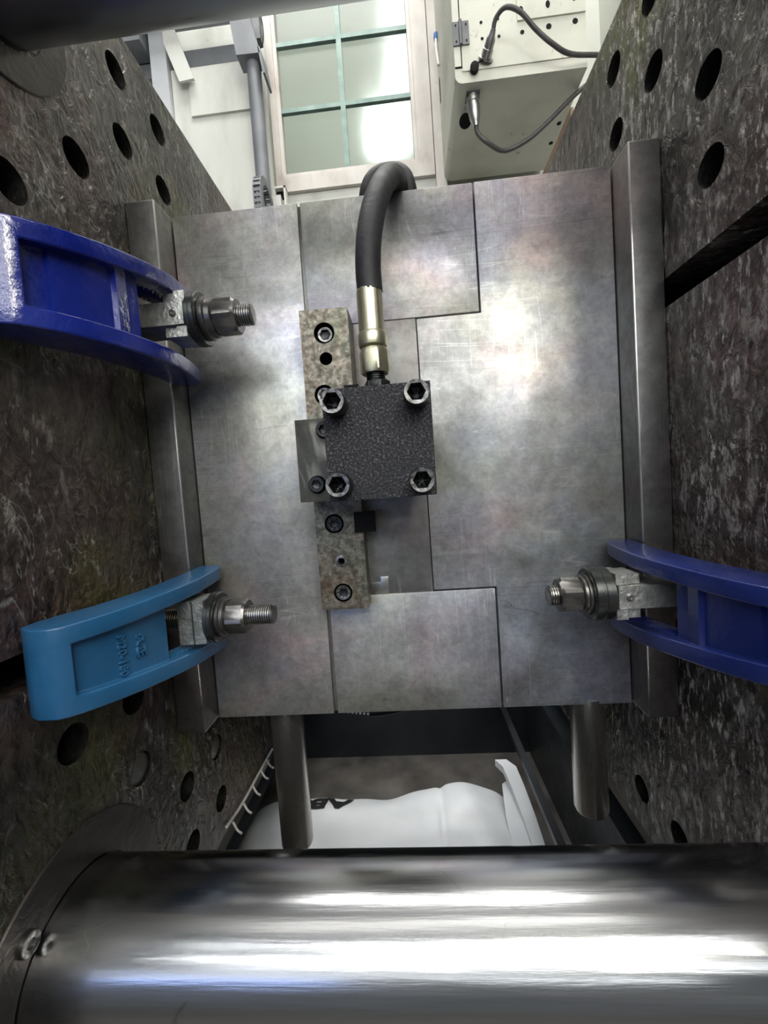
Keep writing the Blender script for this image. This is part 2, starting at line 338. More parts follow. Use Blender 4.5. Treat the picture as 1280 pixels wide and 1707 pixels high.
# back wall with its window opening
wb = B()
for a in ((-2.5, -.375, -.88, 2.6), (.165, 2.5, -.88, 2.6), (-.375, .165, -.88, 1.0), (-.375, .165, 1.93, 2.6)):
    box(wb, a[0], a[1], .93, .99, a[2], a[3])
struct('wall_back', wb, 'white')
struct('wall_hall', box(B(), -2.5, 2.5, 3.1, 3.2, -.88, 4.6), 'hall')
win = struct('window_1', bbox(-.374, .164, .915, .945, 1.001, 1.05, .002), 'wood')
for nm, a in (('frame_stile', (-.374, -.352, 1.05, 1.93)), ('frame_stile', (.112, .164, 1.05, 1.93)), ('frame_rail', (-.352, .112, 1.88, 1.93))):
    obj(nm, bbox(a[0], a[1], .915, .945, a[2], a[3], .002), 'wood', win)
for nm, a in (('window_bead', (-.352, -.340, 1.05, 1.88)), ('window_bead', (.100, .112, 1.05, 1.88)), ('window_bead', (-.340, .100, 1.05, 1.064))):
    obj(nm, bbox(a[0], a[1], .922, .95, a[2], a[3], .002), 'wood', win)
obj('muntin', bbox(-.1365, -.1195, .926, .94, 1.064, 1.88, .002), 'teal', win)
ZR = [1.064, 1.273, 1.487, 1.70, 1.88]
for z in ZR[1:4]:
    for x0, x1 in ((-.340, -.1365), (-.1195, .100)):
        obj('muntin', bbox(x0, x1, .927, .94, z - .007, z + .007, .002), 'teal', win)
for i in range(4):
    for x0, x1 in ((-.343, -.128), (-.128, .103)):
        obj('pane', box(B(), x0 + .0005, x1 - .0005, .9405, .9445, ZR[i] + .0005, ZR[i + 1] - .0005), 'glass', win)
# added glowing panels imitating lamp reflections in the window panes
w2 = struct('glow_panel_1', box(B(), -.17, .24, 3.08, 3.1, 2.72, 3.40), 'whitep')
for x0, x1, z0, z1 in ((-.15, .21, 2.76, 3.06), (-.13, .21, 3.10, 3.17), (.05, .21, 3.20, 3.38)):
    obj('pane', box(B(), x0, x1, 3.07, 3.082, z0, z1), 'glow', w2)
w3 = struct('glow_panel_2', box(B(), .05, .27, 3.08, 3.1, 3.42, 3.95), 'whitep')
for x0, x1, z0, z1 in ((.07, .24, 3.44, 3.56), (.05, .26, 3.76, 3.92)):
    obj('pane', box(B(), x0, x1, 3.07, 3.082, z0, z1), 'glow', w3)
# trim boards of the doorway around the window
struct('trim_1', bbox(.166, .20, .90, .93, .3, 2.2, .002), 'wood')
# machine bed around the drop pit
bed = struct('trim_2', box(B(), -1.0, 1.0, .735, .76, -.88, -.25), 'bed')
sb = B()
def quad_prism(bm, pts, y0, y1):
    v = [[bm.verts.new((x, y, z)) for x, z in pts] for y in (y0, y1)]
    for i in range(len(pts)): bm.faces.new((v[0][i - 1], v[0][i], v[1][i], v[1][i - 1]))
    bm.faces.new(v[0]); bm.faces.new(v[1]); return bm
struct('trim_3', quad_prism(B(), [(-.47, -.88), (-.31, -.60), (-.33, -.60), (-.50, -.88)], -.3, .735), 'bed')
struct('trim_4', quad_prism(B(), [(.325, -.88), (.300, -.60), (.33, -.60), (.36, -.88)], -.3, .735), 'bed')
struct('trim_5', bbox(.228, .243, -.3, .735, -.705, -.69, .002), 'bed')
struct('trim_6', box(B(), -1.0, 1.0, -.36, -.34, -.88, -.56), 'bed')
struct('wall_right', box(B(), .72, .76, .5, .93, -.88, 2.6), 'white')

# ================================================================== PLATENS
HOLES = [(y, s * z) for s in (1, -1) for y, z in ((-.187, .242), (-.1065, .242), (-.1065, .322), (-.0265, .4025), (.055, .4025), (-.0265, .483), (.055, .483))]
def platen(name, label, X, sgn):
    t = thing(name, label, 'platen', (X, .2, -.54))
    for nm, z0, z1 in (('face_plate', .1755, .54), ('face_plate', -.1445, .1445), ('face_plate', -.54, -.1755)):
        hs = [(circle(y, z, .0172, 20), sgn * .05) for y, z in HOLES if z0 < z < z1 and not (sgn < 0 and z > 0 and (y, z) == (-.1065, .242)) and not (sgn > 0 and z < 0 and z > -.45)]
        bm = plate([(-.345, z0), (.56, z0), (.56, z1), (-.345, z1)], hs, 'X', X, X + sgn * .075)
        obj(nm, bm, ['platen' if sgn > 0 else 'platen_cracked', 'hole'], t, ang=30)
    b = box(B(), *sorted((X + sgn * .0755, X + sgn * .24)), -.345, .56, -.54, .54)
    obj('platen_body', b, 'hole', t)
    return t
PL = platen('machine_platen', 'grimy dark steel machine platen at left with bolt holes and cracked grease', XL, -1)
PR = platen('machine_platen', 'worn flaking machine platen at right with T-slot and pale scale', XR, 1)
# threads visible inside the holes are too fine; plugs fill two lower holes on the left
for y, z in ((-.1065, -.322), (.055, -.4025)):
    obj('hole_plug', lathe([(.0168, 0), (.0168, .006), (.013, .0075)], (XL - .010, y, z), (1, 0, 0), 24), 'plug', PL)
# tie-bar rings
def ring(parent, z, R, boltang):
    prof = [(.0665, 0), (.0665, .0022), (R - .001, .0022), (R, .001), (R, 0)]
    r = obj('bar_ring', lathe(prof, (XL, -.2, z), (1, 0, 0), 72, cap=False), 'ring', parent)
    for a in boltang:
        y = -.2 + .076 * math.cos(a); zz = z + .076 * math.sin(a)
        obj('ring_bolt', socket_screw((XL + .0012, y, zz), (1, 0, 0), .0085, .004, .004), ['stud', 'bolt_rim'], r)
ring(PL, -.42, .104, [math.radians(a) for a in (129, -60, 219)])
ring(PL, .42, .092, [])

# ================================================================== TIE BARS
tag(obj('tie_bar', lathe([(.0652, .0005), (.0652, XR - XL - .0005)], (XL, -.2, -.42), (1, 0, 0), 160), 'chrome'),
    'thick polished steel tie bar running across the bottom foreground', 'tie bar')
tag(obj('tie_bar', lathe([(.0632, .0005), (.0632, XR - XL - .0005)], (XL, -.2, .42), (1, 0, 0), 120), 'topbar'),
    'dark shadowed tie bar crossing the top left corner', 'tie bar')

# ================================================================== MOULD
mo = thing('injection_mould', 'large grey steel injection mould block clamped between the two platens', 'mould', (0, .17, -.327))
ZT, D = .3271, .345
def slab(name, pts, y=0., m='steel', w=.0009, d=D, **k):
    bm = plate(pts, [], 'Y', y, d); bmesh.ops.dissolve_limit(bm, angle_limit=.01, verts=bm.verts, edges=bm.edges); bev(bm, w, 2)
    return obj(name, bm, m, mo, **k)
slab('side_plate', [(-.2695, -ZT), (-.1125, -ZT), (-.1085, ZT), (-.2695, ZT)])
slab('side_plate', [(.1093, -ZT), (.2695, -ZT), (.2695, ZT), (.1093, ZT), (.1093, .1726), (.0297, .1726), (.0297, -.1685), (.1093, -.1685)])
slab('core_block', [(-.1050, .1745), (.1075, .1745), (.1075, ZT), (-.1050, ZT)], .0006)
slab('core_block', [(-.1072, -ZT), (.1072, -ZT), (.1072, -.1706), (-.1072, -.1706)], .0003)
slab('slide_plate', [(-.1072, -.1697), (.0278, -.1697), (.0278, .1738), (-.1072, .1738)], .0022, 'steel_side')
slab('insert', [(-.0503, -.1705), (-.0275, -.1705), (-.0275, -.1475), (-.0380, -.1475), (-.0380, -.1545), (-.0503, -.1545)], -.0002, 'steel_light', .0003, .01)
obj('backing_plate', box(B(), -.268, .268, D - .002, .37, -ZT + .002, ZT - .002), 'steel_dark', mo)
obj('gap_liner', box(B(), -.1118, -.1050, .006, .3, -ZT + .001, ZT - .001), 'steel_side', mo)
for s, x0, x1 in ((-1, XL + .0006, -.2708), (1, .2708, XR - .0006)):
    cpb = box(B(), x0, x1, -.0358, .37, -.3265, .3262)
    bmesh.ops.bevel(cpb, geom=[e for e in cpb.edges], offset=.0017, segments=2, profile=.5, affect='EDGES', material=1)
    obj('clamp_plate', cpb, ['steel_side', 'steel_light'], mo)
# little eyebolt holes / stamp pits
# guide pins under the mould
for x, y, r, zb in ((-.1885, .035, .0225, -.536), (.2215, .02, .0215, -.482)):
    obj('guide_pin', lathe([(r * .93, 0), (r, .004), (r, .3271 * 0 + (-ZT + .004 - zb))], (x, y, zb), (0, 0, 1), 48), 'pin', mo)

# ================================================================== CYLINDER ASSEMBLY
def rail(name, label, pts, y0, y1, holes, parent_group=None):
    t = thing(name, label, 'rail', (sum(p[0] for p in pts) / 4, y1, min(p[1] for p in pts)))
    bm = plate(pts, [(circle(x, z, r, 28), dep) for x, z, r, dep in holes], 'Y', y0, y1)
    obj('rail_body', bm, ['mottled', 'hole'], t, ang=30)
    return t
r1 = rail('guide_rail', 'mottled steel rail above the black cylinder block, beside the hose fitting', [(-.1062, .02), (-.0500, .02), (-.0500, .1757), (-.1062, .1765)], -.045, -.0003,
          [(-.0787, .1489, .0120, .012), (-.0787, .1197, .0075, .028), (-.084, .079, .0115, .010)])
obj('cap_screw', socket_screw((-.0787, -.034, .1489), (0, -1, 0), .0090, .006, .0055), ['bolt', 'bolt_rim'], r1)
obj('cap_screw', socket_screw((-.084, -.036, .079), (0, -1, 0), .0092, .006, .0055), ['bolt', 'bolt_rim'], r1)
r2 = rail('guide_rail', 'mottled steel rail below the black cylinder block, above the bottom seam', [(-.1103, -.1785), (-.0520, -.1790), (-.0520, -.02), (-.1103, -.02)], -.030, -.0003,
          [(-.0869, -.0727, .0118, .007), (-.0815, -.1188, .0066, .02), (-.0824, -.1581, .0115, .007)])
obj('cap_screw', socket_screw((-.0869, -.024, -.0727), (0, -1, 0), .0100, .006, .005), ['bolt', 'bolt'], r2)
obj('cap_screw', socket_screw((-.0824, -.024, -.1581), (0, -1, 0), .0096, .006, .005), ['bolt', 'bolt_rim'], r2)
obj('threaded_bush', lathe([(.0074, 0), (.0074, .002), (.0042, .0024), (.0042, -.01)], (-.0815, -.0298, -.1188), (0, -1, 0), 28, cap=False), 'bolt_rim', r2)
# black stop bar, and a black block standing in for a dark hole
obj('black_block', bbox(-.0618, -.0362, -.0345, -.0300, -.0850, -.0600, .0008), 'blackp', r2, label='small square black block standing in for a dark hole')
obj('black_block', bbox(-.0600, -.0430, -.0490, -.0450, .0818, .0868, .0006), 'blackp', r1, label='thin black stop bar')
cyl = thing('hydraulic_cylinder', 'black square hydraulic cylinder block bolted at the mould centre', 'cylinder', (-.02, -.06, -.043))
obj('cylinder_body', bbox(-.0728, .0338, -.119, -.066, -.0440, .0661, .0012), 'block', cyl)
obj('cylinder_foot', bbox(-.0490, .0230, -.066, -.0028, -.0350, .0560, .001), 'block', cyl)
bk = obj('mounting_bracket', plate([(-.1112, -.0434), (-.0500, -.0438), (-.0500, .0448), (-.1108, .0450)],
         [(circle(-.0914, -.0253, .0098, 28), .003), (circle(-.0790, .0325, .0098, 28), .003)], 'Y', -.085, -.0455), ['bracket', 'hole'], cyl, label='dark bracket with a pale ground smear')
for x, z in ((-.0914, -.0253), (-.0790, .0325)):
    obj('cap_screw', socket_screw((x, -.084, z), (0, -1, 0), .0084, .007, .0048), ['bolt', 'bolt'], bk)
for x, z in ((-.0589, .0492), (.0193, .0512), (-.0594, -.0282), (.0193, -.0292)):
    obj('cap_screw', socket_screw((x, -.119, z), (0, -1, 0), .0121, .025, .0076), ['bolt', 'bolt_rim'], cyl)

# ================================================================== HOSES
hs = thing('hydraulic_hose', 'thick black rubber hose with yellow zinc fitting rising from the cylinder block', 'hose', (-.02, -.095, .0665))
FX, FY = -.0196, -.093
obj('adapter_nut', hexnut((FX + .001, FY, .0663), (0, 0, 1), .024, .010, a0=.3), 'bolt', hs)
obj('thread_neck', thread((FX, FY, .0763), (0, 0, 1), .0098, .008, .002), 'bolt', hs)
obj('swivel_nut', hexnut((FX - .0004, FY, .0838), (0, 0, 1), .0275, .0250, a0=.28), 'yzinc', hs)
obj('ferrule_collar', lathe([(.011, 0), (.0142, .002), (.0148, .005), (.0148, .0135), (.0138, .0155)], (FX - .0008, FY, .1095), (0, 0, 1), 40), 'yzinc', hs)
fe = B(); n = 32
def crimp():
    bm = B(); rings = []
    for h, k in ((0, 1), (.002, 1.0), (.042, 1.0), (.0435, .95)):
        rings.append([bm.verts.new((FX - .0008 + .0133 * k * (1 - .035 * (1 if i % 5 == 0 else 0)) * math.cos(2 * PI * i / 40), FY + .0133 * k * (1 - .035 * (1 if i % 5 == 0 else 0)) * math.sin(2 * PI * i / 40), .1245 + h)) for i in range(40)])
    for k in range(3):
        for i in range(40): bm.faces.new((rings[k][i - 1], rings[k][i], rings[k + 1][i], rings[k + 1][i - 1]))
    bm.faces.new(rings[0]); bm.faces.new(rings[-1]); return bm
obj('crimp_ferrule', crimp(), 'yzinc', hs, ang=20)
obj('hose_line', tube([(FX, FY, .166), (FX, FY - .001, .19), (-.0170, -.091, .22), (-.0105, -.080, .256), (-.002, -.060, .290), (.007, -.030, .322), (.0135, .000, .340), (.0165, .02, .347), (.018, .0235, .348), (.0195, .06, .352), (.020, .085, .345), (.020, .11, .32)], .0132, 20), 'rubber', hs)
tag(obj('hydraulic_hose', tube([(-.0245, .035, .330), (-.0220, .036, .352), (-.0145, .038, .3700), (-.001, .040, .379), (.0180, .040, .379), (.0280, .038, .370), (.0325, .036, .352), (.0330, .035, .330)], .0105, 16), 'rubber'),
    'second black hose looping behind the main hose over the mould top edge', 'hose')

# ================================================================== ARCH CLAMPS
ST = [(.0, .050, .047), (.0015, .0575, .042), (.005, .0635, .0385), (.011, .0680, .0374), (.020, .0708, .0372), (.045, .0735, .0385), (.075, .075, .037), (.1, .0725, .034), (.113, .0705, .032),
      (.13, .067, .027), (.15, .0625, .020), (.17, .0555, .008), (.184, .0495, .002), (.196, .0425, .0005), (.201, .038, .008), (.2045, .032, .016)]
def lerp_st(t):
    for a, b in zip(ST, ST[1:]):
        if a[0] <= t <= b[0]:
            k = (t - a[0]) / (b[0] - a[0]); return a[1] + (b[1] - a[1]) * k, a[2] + (b[2] - a[2]) * k
    return ST[-1][1:]
GR = 1.10
def arch_clamp(label, side, zc, y_tip, tilt, m, kind, slot=.113, lift=0., hh=.036):
    X0 = XL if side < 0 else XR; sg = 1 if side < 0 else -1
    t = thing('mould_clamp', label, 'clamp', (X0, y_tip - .1, zc), 'arch clamps holding the mould')
    def W3(a, tt, v):            # height above platen, distance from tip, width
        return Vector((X0 + sg * a, y_tip - tt * GR, zc + v + tilt * tt))
    hw = lambda tt: .052 - (.052 - hh) * min(1, max(0, tt) / .2)
    rw = .0155; dp = .015 if kind != 'lettered' else .009
    bm = B(); ts = sorted(set([q[0] for q in ST] + [slot])); cells = {}
    def vco(i, j, lv):
        tt = ts[i]; to, bo = lerp_st(tt); top = to + lift * math.sin(PI * min(1, max(0, tt) / .21))
        v = (-hw(tt), -hw(tt) + rw, hw(tt) - rw, hw(tt))[j]
        return W3({'T': top, 'W': top - dp, 'B': bo}[lv], tt, v)
    cache = {}
    def V(i, j, lv):
        if (i, j, lv) not in cache: cache[(i, j, lv)] = bm.verts.new(vco(i, j, lv))
        return cache[(i, j, lv)]
    def kindof(i, j):
        if i < 0 or j < 0 or i >= len(ts) - 1 or j > 2: return None
        if j != 1: return 'T'
        mid = (ts[i] + ts[i + 1]) / 2
        return None if mid < slot else ('W' if mid < .196 else 'T')
    for i in range(len(ts) - 1):
        for j in range(3):
            k = kindof(i, j)
            if not k: continue
            bm.faces.new([V(i, j, k), V(i + 1, j, k), V(i + 1, j + 1, k), V(i, j + 1, k)])
            bm.faces.new([V(i, j, 'B'), V(i, j + 1, 'B'), V(i + 1, j + 1, 'B'), V(i + 1, j, 'B')])
            for ni, nj, e in ((i - 1, j, ((i, j), (i, j + 1))), (i + 1, j, ((i + 1, j), (i + 1, j + 1))), (i, j - 1, ((i, j), (i + 1, j))), (i, j + 1, ((i, j + 1), (i + 1, j + 1)))):
                nk = kindof(ni, nj)
                if nk == k: continue
                if nk is None: bm.faces.new([V(*e[0], k), V(*e[1], k), V(*e[1], 'B'), V(*e[0], 'B')])
                elif k == 'T': bm.faces.new([V(*e[0], 'T'), V(*e[1], 'T'), V(*e[1], 'W'), V(*e[0], 'W')])
    bmesh.ops.recalc_face_normals(bm, faces=bm.faces)
    bev(bm, .0032, 4, 42)
    body = obj('clamp_body', bm, m, t, ang=55)
    if kind != 'lettered':       # raised cross rib
        rb = B()
        tt = slot + .020; to = lerp_st(tt)[0] + lift * math.sin(PI * tt / .21)
        v = [W3(a, q, w) for q in (tt - .006, tt + .006) for w in (-hw(tt) + rw - .001, hw(tt) - rw + .001) for a in (to - dp - .004, to - dp + .0075)]
        vv = [rb.verts.new(p) for p in v]
        for q in ((0, 1, 3, 2), (4, 6, 7, 5), (0, 4, 5, 1), (2, 3, 7, 6), (0, 2, 6, 4), (1, 5, 7, 3)): rb.faces.new([vv[i] for i in q])
        bev(rb, .002, 2); obj('cross_rib', rb, m, t)
        pb = B(); rg = []
        for q in (slot + .001, .13, .15, .165, .177):
            tp = lerp_st(q)[0] + lift * math.sin(PI * q / .21); w = hw(q) - rw + .001
            rg.append([pb.verts.new(W3(*p)) for p in ((tp - dp - .003, q, -w), (tp - dp - .003, q, w), (tp - dp + .004, q, w), (tp - dp + .004, q, -w))])
        for A, Bq in zip(rg, rg[1:]):
            for i in range(4): pb.faces.new((A[i - 1], A[i], Bq[i], Bq[i - 1]))
        pb.faces.new(rg[0]); pb.faces.new(rg[-1]); bev(pb, .0012, 2, 50); obj('web_pad', pb, m, t)
    # serrations on the inner walls of the slot
    for s in (1, -1):
        sr = B()
        for k in range(14):
            tt = .038 + k * .0062; to, bo = lerp_st(tt); w = s * (hw(tt) - rw)
            pts = [(bo + .006, tt, w + s * .001), (bo + .006, tt + .004, w + s * .001), (bo + .006, tt + .002, w - s * .0022)]
            A = [sr.verts.new(W3(*p)) for p in pts]; Bq = [sr.verts.new(W3(to - .012, p[1], p[2])) for p in pts]
            for i in range(3): sr.faces.new((A[i - 1], A[i], Bq[i], Bq[i - 1]))
            sr.faces.new(A); sr.faces.new(Bq)
        obj('slot_teeth', sr, m, body, kind='stuff')
    return t, W3, sg, X0

def stud_set(label, side, zc, yc, x_end, nut0, nut1, wash0, parent_kind, wt):
    """threaded stud, nut, washers and seat blocks held by one clamp; distances are heights above the platen"""
    X0 = XL if side < 0 else XR; sg = 1 if side < 0 else -1; ax = (sg, 0, 0)
    t = thing('clamp_stud', label, 'stud', (X0, yc, zc), 'threaded studs of the clamps')
    P = lambda a, dy=0, dz=0: (X0 + sg * a, yc + dy, zc + dz)
    obj('threaded_rod', thread(P(-.05), ax, .0108, x_end + .05 - .001), 'stud', t)
    obj('hex_nut', hexnut(P(nut0), ax, .0345, nut1 - nut0, a0=.12 if side < 0 else .32), 'nut', t, ang=22)
    rl = nut0 - wash0 - wt
    obj('flange_washer', lathe([(.0125, 0), (.0215, .0004), (.0218, .0012), (.0218, rl * .45), (.0208, rl * .5), (.0196, rl * .55), (.0196, rl - .0008), (.0185, rl)], P(wash0 + wt), ax, 48), 'nut', t)
    m = wt * .5
    obj('thick_washer', lathe([(.012, 0), (.0262, .0), (.0275, .0012), (.0275, m - .0006), (.0270, m - .0002), (.0270, m + .0002), (.0275, m + .0006), (.0275, wt - .0012), (.0262, wt), (.012, wt)], P(wash0), ax, 56), 'washer', t)
    # zinc seat
    if parent_kind == 'plates':
        for a0, a1, w, name in ((wash0 - .0130, wash0 - .0008, .0235, 'seat_block'), (wash0 - .0300, wash0 - .0150, .0235, 'seat_block')):
            bm = B(); x0, x1 = sorted((P(a0)[0], P(a1)[0])); box(bm, x0, x1, yc - .019, yc + .014, zc - w, zc + w); bev(bm, .0035, 3); obj(name, bm, 'zinc', t)
    else:
        a1 = wash0 - .001
        for dz in (1, -1):
            bm = B(); x0, x1 = sorted((P(a1 - .011)[0], P(a1)[0])); box(bm, x0, x1, yc - .0195, yc + .015, zc + min(dz * .0124, dz * .0232), zc + max(dz * .0124, dz * .0232)); bev(bm, .002, 2); obj('seat_block', bm, 'zinc', t)
            bm = B(); x0, x1 = sorted((P(a1 - .024)[0], P(a1 - .0125)[0])); box(bm, x0, x1, yc - .017, yc + .015, zc + min(dz * .0124, dz * .0222), zc + max(dz * .0124, dz * .0222)); bev(bm, .0025, 2); obj('seat_block', bm, 'zinc', t)
        x0, x1 = sorted((P(a1 - .064)[0], P(a1 - .0015)[0]))
        arm = obj('guide_arm', bbox(x0, x1, yc - .022, yc + .016, zc - .0116, zc + .0116, .0012), 'zinc', t)
        obj('rivet', lathe([(.0036, 0), (.0036, .0012), (.003, .0018), (.0016, .0018), (.0016, .0008)], P(a1 - .012, -.0222, 0), (0, -1, 0), 20), 'stud', arm)
    return t

c1, W1, _, _ = arch_clamp('glossy royal blue arch clamp at upper left of the mould', -1, .1620, -.016, -.105, 'blue', 'rib', .110, .010, .039)
c2, W2, _, _ = arch_clamp('lighter mid blue arch clamp with raised size lettering at lower left', -1, -.1690, -.008, .045, 'sky', 'lettered', .113, .0)
c3, W3_, _, _ = arch_clamp('dark blue arch clamp at lower right, cut off by the photo edge', 1, -.1680, -.008, .03, 'navy', 'rib', .113, .0)
stud_set('threaded stud with black nut and washers on the upper left clamp', -1, .160, -.084, .1610, .1215, .1455, .0980, 'arm', .0105)
stud_set('threaded stud with bright nut on the lighter blue clamp', -1, -.1635, -.086, .1570, .1060, .1280, .0875, 'plates', .0095)
stud_set('short stud end with nut on the dark blue right clamp', 1, -.1595, -.086, .1610, .1290, .1510, .1010, 'arm', .0205)

# raised lettering on the mid blue clamp
def clamp_text(s, tt, size, vc=0.):
    to, _ = lerp_st(tt); o = W2(to - .009 + .0003, tt, vc)
    e = .005; ty = (W2(lerp_st(tt - e)[0] - .009, tt - e, vc) - W2(lerp_st(tt + e)[0] - .009, tt + e, vc)).normalized()   # towards the tip = up of the letters
    rx = Vector((0, 0, -1)); nz = rx.cross(ty).normalized()
    m = Matrix((rx, ty, nz)).transposed().to_4x4(); m.translation = o
    return text_mesh(s, size, .0016, m, bold=.00015)
obj('raised_lettering', clamp_text('M20-180', .159, .0104, -.004), 'sky', c2)
obj('raised_lettering', clamp_text('久正', .143, .0110, -.001), 'sky', c2)

# ================================================================== BACKGROUND ABOVE THE MOULD
gp = thing('guard_panel', 'dirty white sheet metal guard panel between left platen and grey post', 'panel', (-.55, .87, .3))
obj('panel_sheet', bbox(-.680, -.372, .86, .868, .3, 1.385, .002), 'white', gp)
obj('panel_flange', bbox(-.62, -.420, .852, .8605, 1.228, 1.372, .002), 'white', gp)
obj('panel_hem', bbox(-.388, -.370, .850, .869, .3, 1.37, .002), 'white', gp)
po = thing('steel_post', 'pale grey upright post behind the left platen with a welded gusset', 'post', (-.71, .85, -.88))
obj('post_body', bbox(-.735, -.6815, .84, .89, -.88, 2.2, .003), 'lgrey', po)
gb = B()
v = [[gb.verts.new((x, y, z)) for x, z in ((-.681, 1.60), (-.648, 1.50), (-.592, 1.322), (-.640, 1.318), (-.681, 1.44))] for y in (.83, .838)]
for i in range(5): gb.faces.new((v[0][i - 1], v[0][i], v[1][i], v[1][i - 1]))
gb.faces.new(v[0]); gb.faces.new(v[1])
obj('gusset', gb, 'white', po)
tag(obj('cross_beam', bbox(-1.3, -.43, .875, .925, 1.385, 1.455, .003), 'grey'), 'grey horizontal beam behind the white guard panel', 'beam')
tag(obj('cross_beam', bbox(-1.5, -.45, .78, .86, 1.500, 1.60, .003), 'lgrey'), 'pale cross beam just under the dark upper tie bar', 'beam')
tag(obj('cross_beam', bbox(-1.3, -.742, .80, .87, 1.43, 1.499, .003), 'grey'), 'dark grey beam end left of the pale upright post', 'beam')
gc = thing('lift_column', 'grey round column with a box arm beside the old window', 'column', (-.378, .78, .3))
obj('column_tube', lathe([(.0215, 0), (.0215, 1.0)], (-.379, .78, .3), (0, 0, 1), 32), 'grey', gc)
ab = B()
v = [[ab.verts.new((x, y, z)) for x, z in ((-.4185, 1.285), (-.347, 1.283), (-.395, 1.50), (-.445, 1.50))] for y in (.745, .80)]
for i in range(4): ab.faces.new((v[0][i - 1], v[0][i], v[1][i], v[1][i - 1]))
ab.faces.new(v[0]); ab.faces.new(v[1]); bev(ab, .002, 2)
obj('box_arm', ab, 'grey', gc)
ab = B()
v = [[ab.verts.new((x, y, z)) for x, z in ((-.353, 1.30), (-.346, 1.30), (-.336, 1.225), (-.343, 1.225))] for y in (.745, .81)]
for i in range(4): ab.faces.new((v[0][i - 1], v[0][i], v[1][i], v[1][i - 1]))
ab.faces.new(v[0]); ab.faces.new(v[1])
obj('arm_lip', ab, 'grey', gc)
sw = thing('limit_switch', 'small dark switch with a looped wire beside the box arm', 'switch', (-.375, .85, 1.43))
obj('switch_body', bbox(-.404, -.368, .84, .87, 1.425, 1.53, .002), 'hinge', sw)
obj('switch_wire', tube([(-.366, .85, 1.52), (-.360, .85, 1.47), (-.362, .85, 1.425), (-.372, .85, 1.405), (-.380, .85, 1.42)], .0018, 8, 6), 'blackp', sw)
bx = thing('terminal_clip', 'small white metal clip at the foot of the window', 'clip', (-.36, .86, .9))
obj('clip_body', bbox(-.376, -.345, .845, .87, .88, .945, .002), 'whitep', bx)
obj('clip_side', bbox(-.334, -.328, .845, .87, .88, .972, .001), 'whitep', bx)
obj('clip_top', bbox(-.370, -.328, .845, .87, .966, .972, .001), 'whitep', bx)
obj('clip_gap', bbox(-.366, -.334, .862, .87, .944, .967, .001), 'black', bx)
obj('clip_tab', bbox(-.371, -.362, .845, .862, .944, .967, .001), 'whitep', bx)

# energy chain: links in an upside-down U, each link its own piece
ch = thing('cable_chain', 'grey plastic cable chain looping up behind the mould', 'cable chain', (-.34, .64, .4))
def chain_path(s, leg=.42, R=.052):
    if s < leg: return (.600, .365 + s + .0, 0)
    s2 = s - leg
    if s2 < PI * R:
        a = s2 / R; return (.600 + R - R * math.cos(a), .365 + leg + R * math.sin(a), a)
    return (.600 + 2 * R, .365 + leg - (s2 - PI * R), PI)
step = .0142; tot = .84 + PI * .052; nl = int(tot / step)
for k in range(nl):
    y, z, a = chain_path((k + .5) * step)
    bm = B(); hh = step * .47; x0, x1 = -.3535, -.3315
    # side plates and cross bar of one link (local: along path u, normal w)
    u = Vector((0, math.sin(a), math.cos(a))); w = Vector((0, -math.cos(a), math.sin(a))); c = Vector((0, y, z))
    def lbox(xa, xb, ua, ub, wa, wb):
        vv = [bm.verts.new(Vector((x, 0, 0)) + c + u * p + w * q) for x in (xa, xb) for p in (ua, ub) for q in (wa, wb)]
        for q in ((0, 1, 3, 2), (4, 6, 7, 5), (0, 4, 5, 1), (2, 3, 7, 6), (0, 2, 6, 4), (1, 5, 7, 3)): bm.faces.new([vv[i] for i in q])
    lbox(x0, x0 + .003, -step * .5, step * .5, -.011, .010); lbox(x1 - .003, x1, -step * .5, step * .5, -.011, .010)
    lbox(x0 + .003, x1 - .003, -hh * .62, hh * .62, .006, .0095); lbox(x0 + .003, x1 - .003, -hh * .5, hh * .5, -.010, -.008)
    obj('chain_link', bm, 'hinge' if False else 'grey', ch)

# cream control box upper right
cb = thing('control_box', 'cream painted machine control box hanging at upper right with two plugged cables', 'control box', (.35, .7, .9656))
Z0, X0_, X1_ = .9656, .1915, .5135
def rbox():
    r = .018; pts = [(X0_ + r - r * math.cos(a), Z0 + r - r * math.sin(a)) for a in [i * PI / 2 / 6 for i in range(7)]]
    pts += [(X1_, Z0), (X1_, 1.75), (X0_, 1.75)]
    bm = plate(pts, [], 'Y', .576, .905); bmesh.ops.dissolve_limit(bm, angle_limit=.01, verts=bm.verts, edges=bm.edges)
    return bm
obj('box_body', rbox(), 'cream', cb)
obj('door_gap', box(B(), .1925, .2105, .5752, .5762, 1.0015, 1.75), 'black', cb)  # black strip laid in to darken the gap between panels
obj('box_front', bbox(.2105, .5133, .5735, .5765, .992, 1.75, .0004), 'cream', cb)
obj('door_panel', bbox(.1920, .2078, .5735, .5765, 1.0045, 1.75, .001), 'cream', cb)
hg = obj('hinge', bbox(.1905, .2065, .5700, .5735, 1.0515, 1.1065, .0008), 'hinge', cb)
obj('hinge_leaf', bbox(.2125, .2305, .5700, .5735, 1.0515, 1.1065, .0008), 'hinge', hg)
obj('hinge_knuckle', lathe([(.0042, 0), (.0042, .056)], (.2095, .5690, 1.051), (0, 0, 1), 16), 'hinge', hg)
for x in (.1985, .2235):
    for z in (1.060, 1.098):
        obj('hinge_screw', lathe([(.0022, 0), (.0022, .001)], (x, .5700, z), (0, -1, 0), 12), 'black', hg)
obj('cover_plate', bbox(.349, .5125, .5700, .5736, 1.0895, 1.75, .001), 'cream', cb)
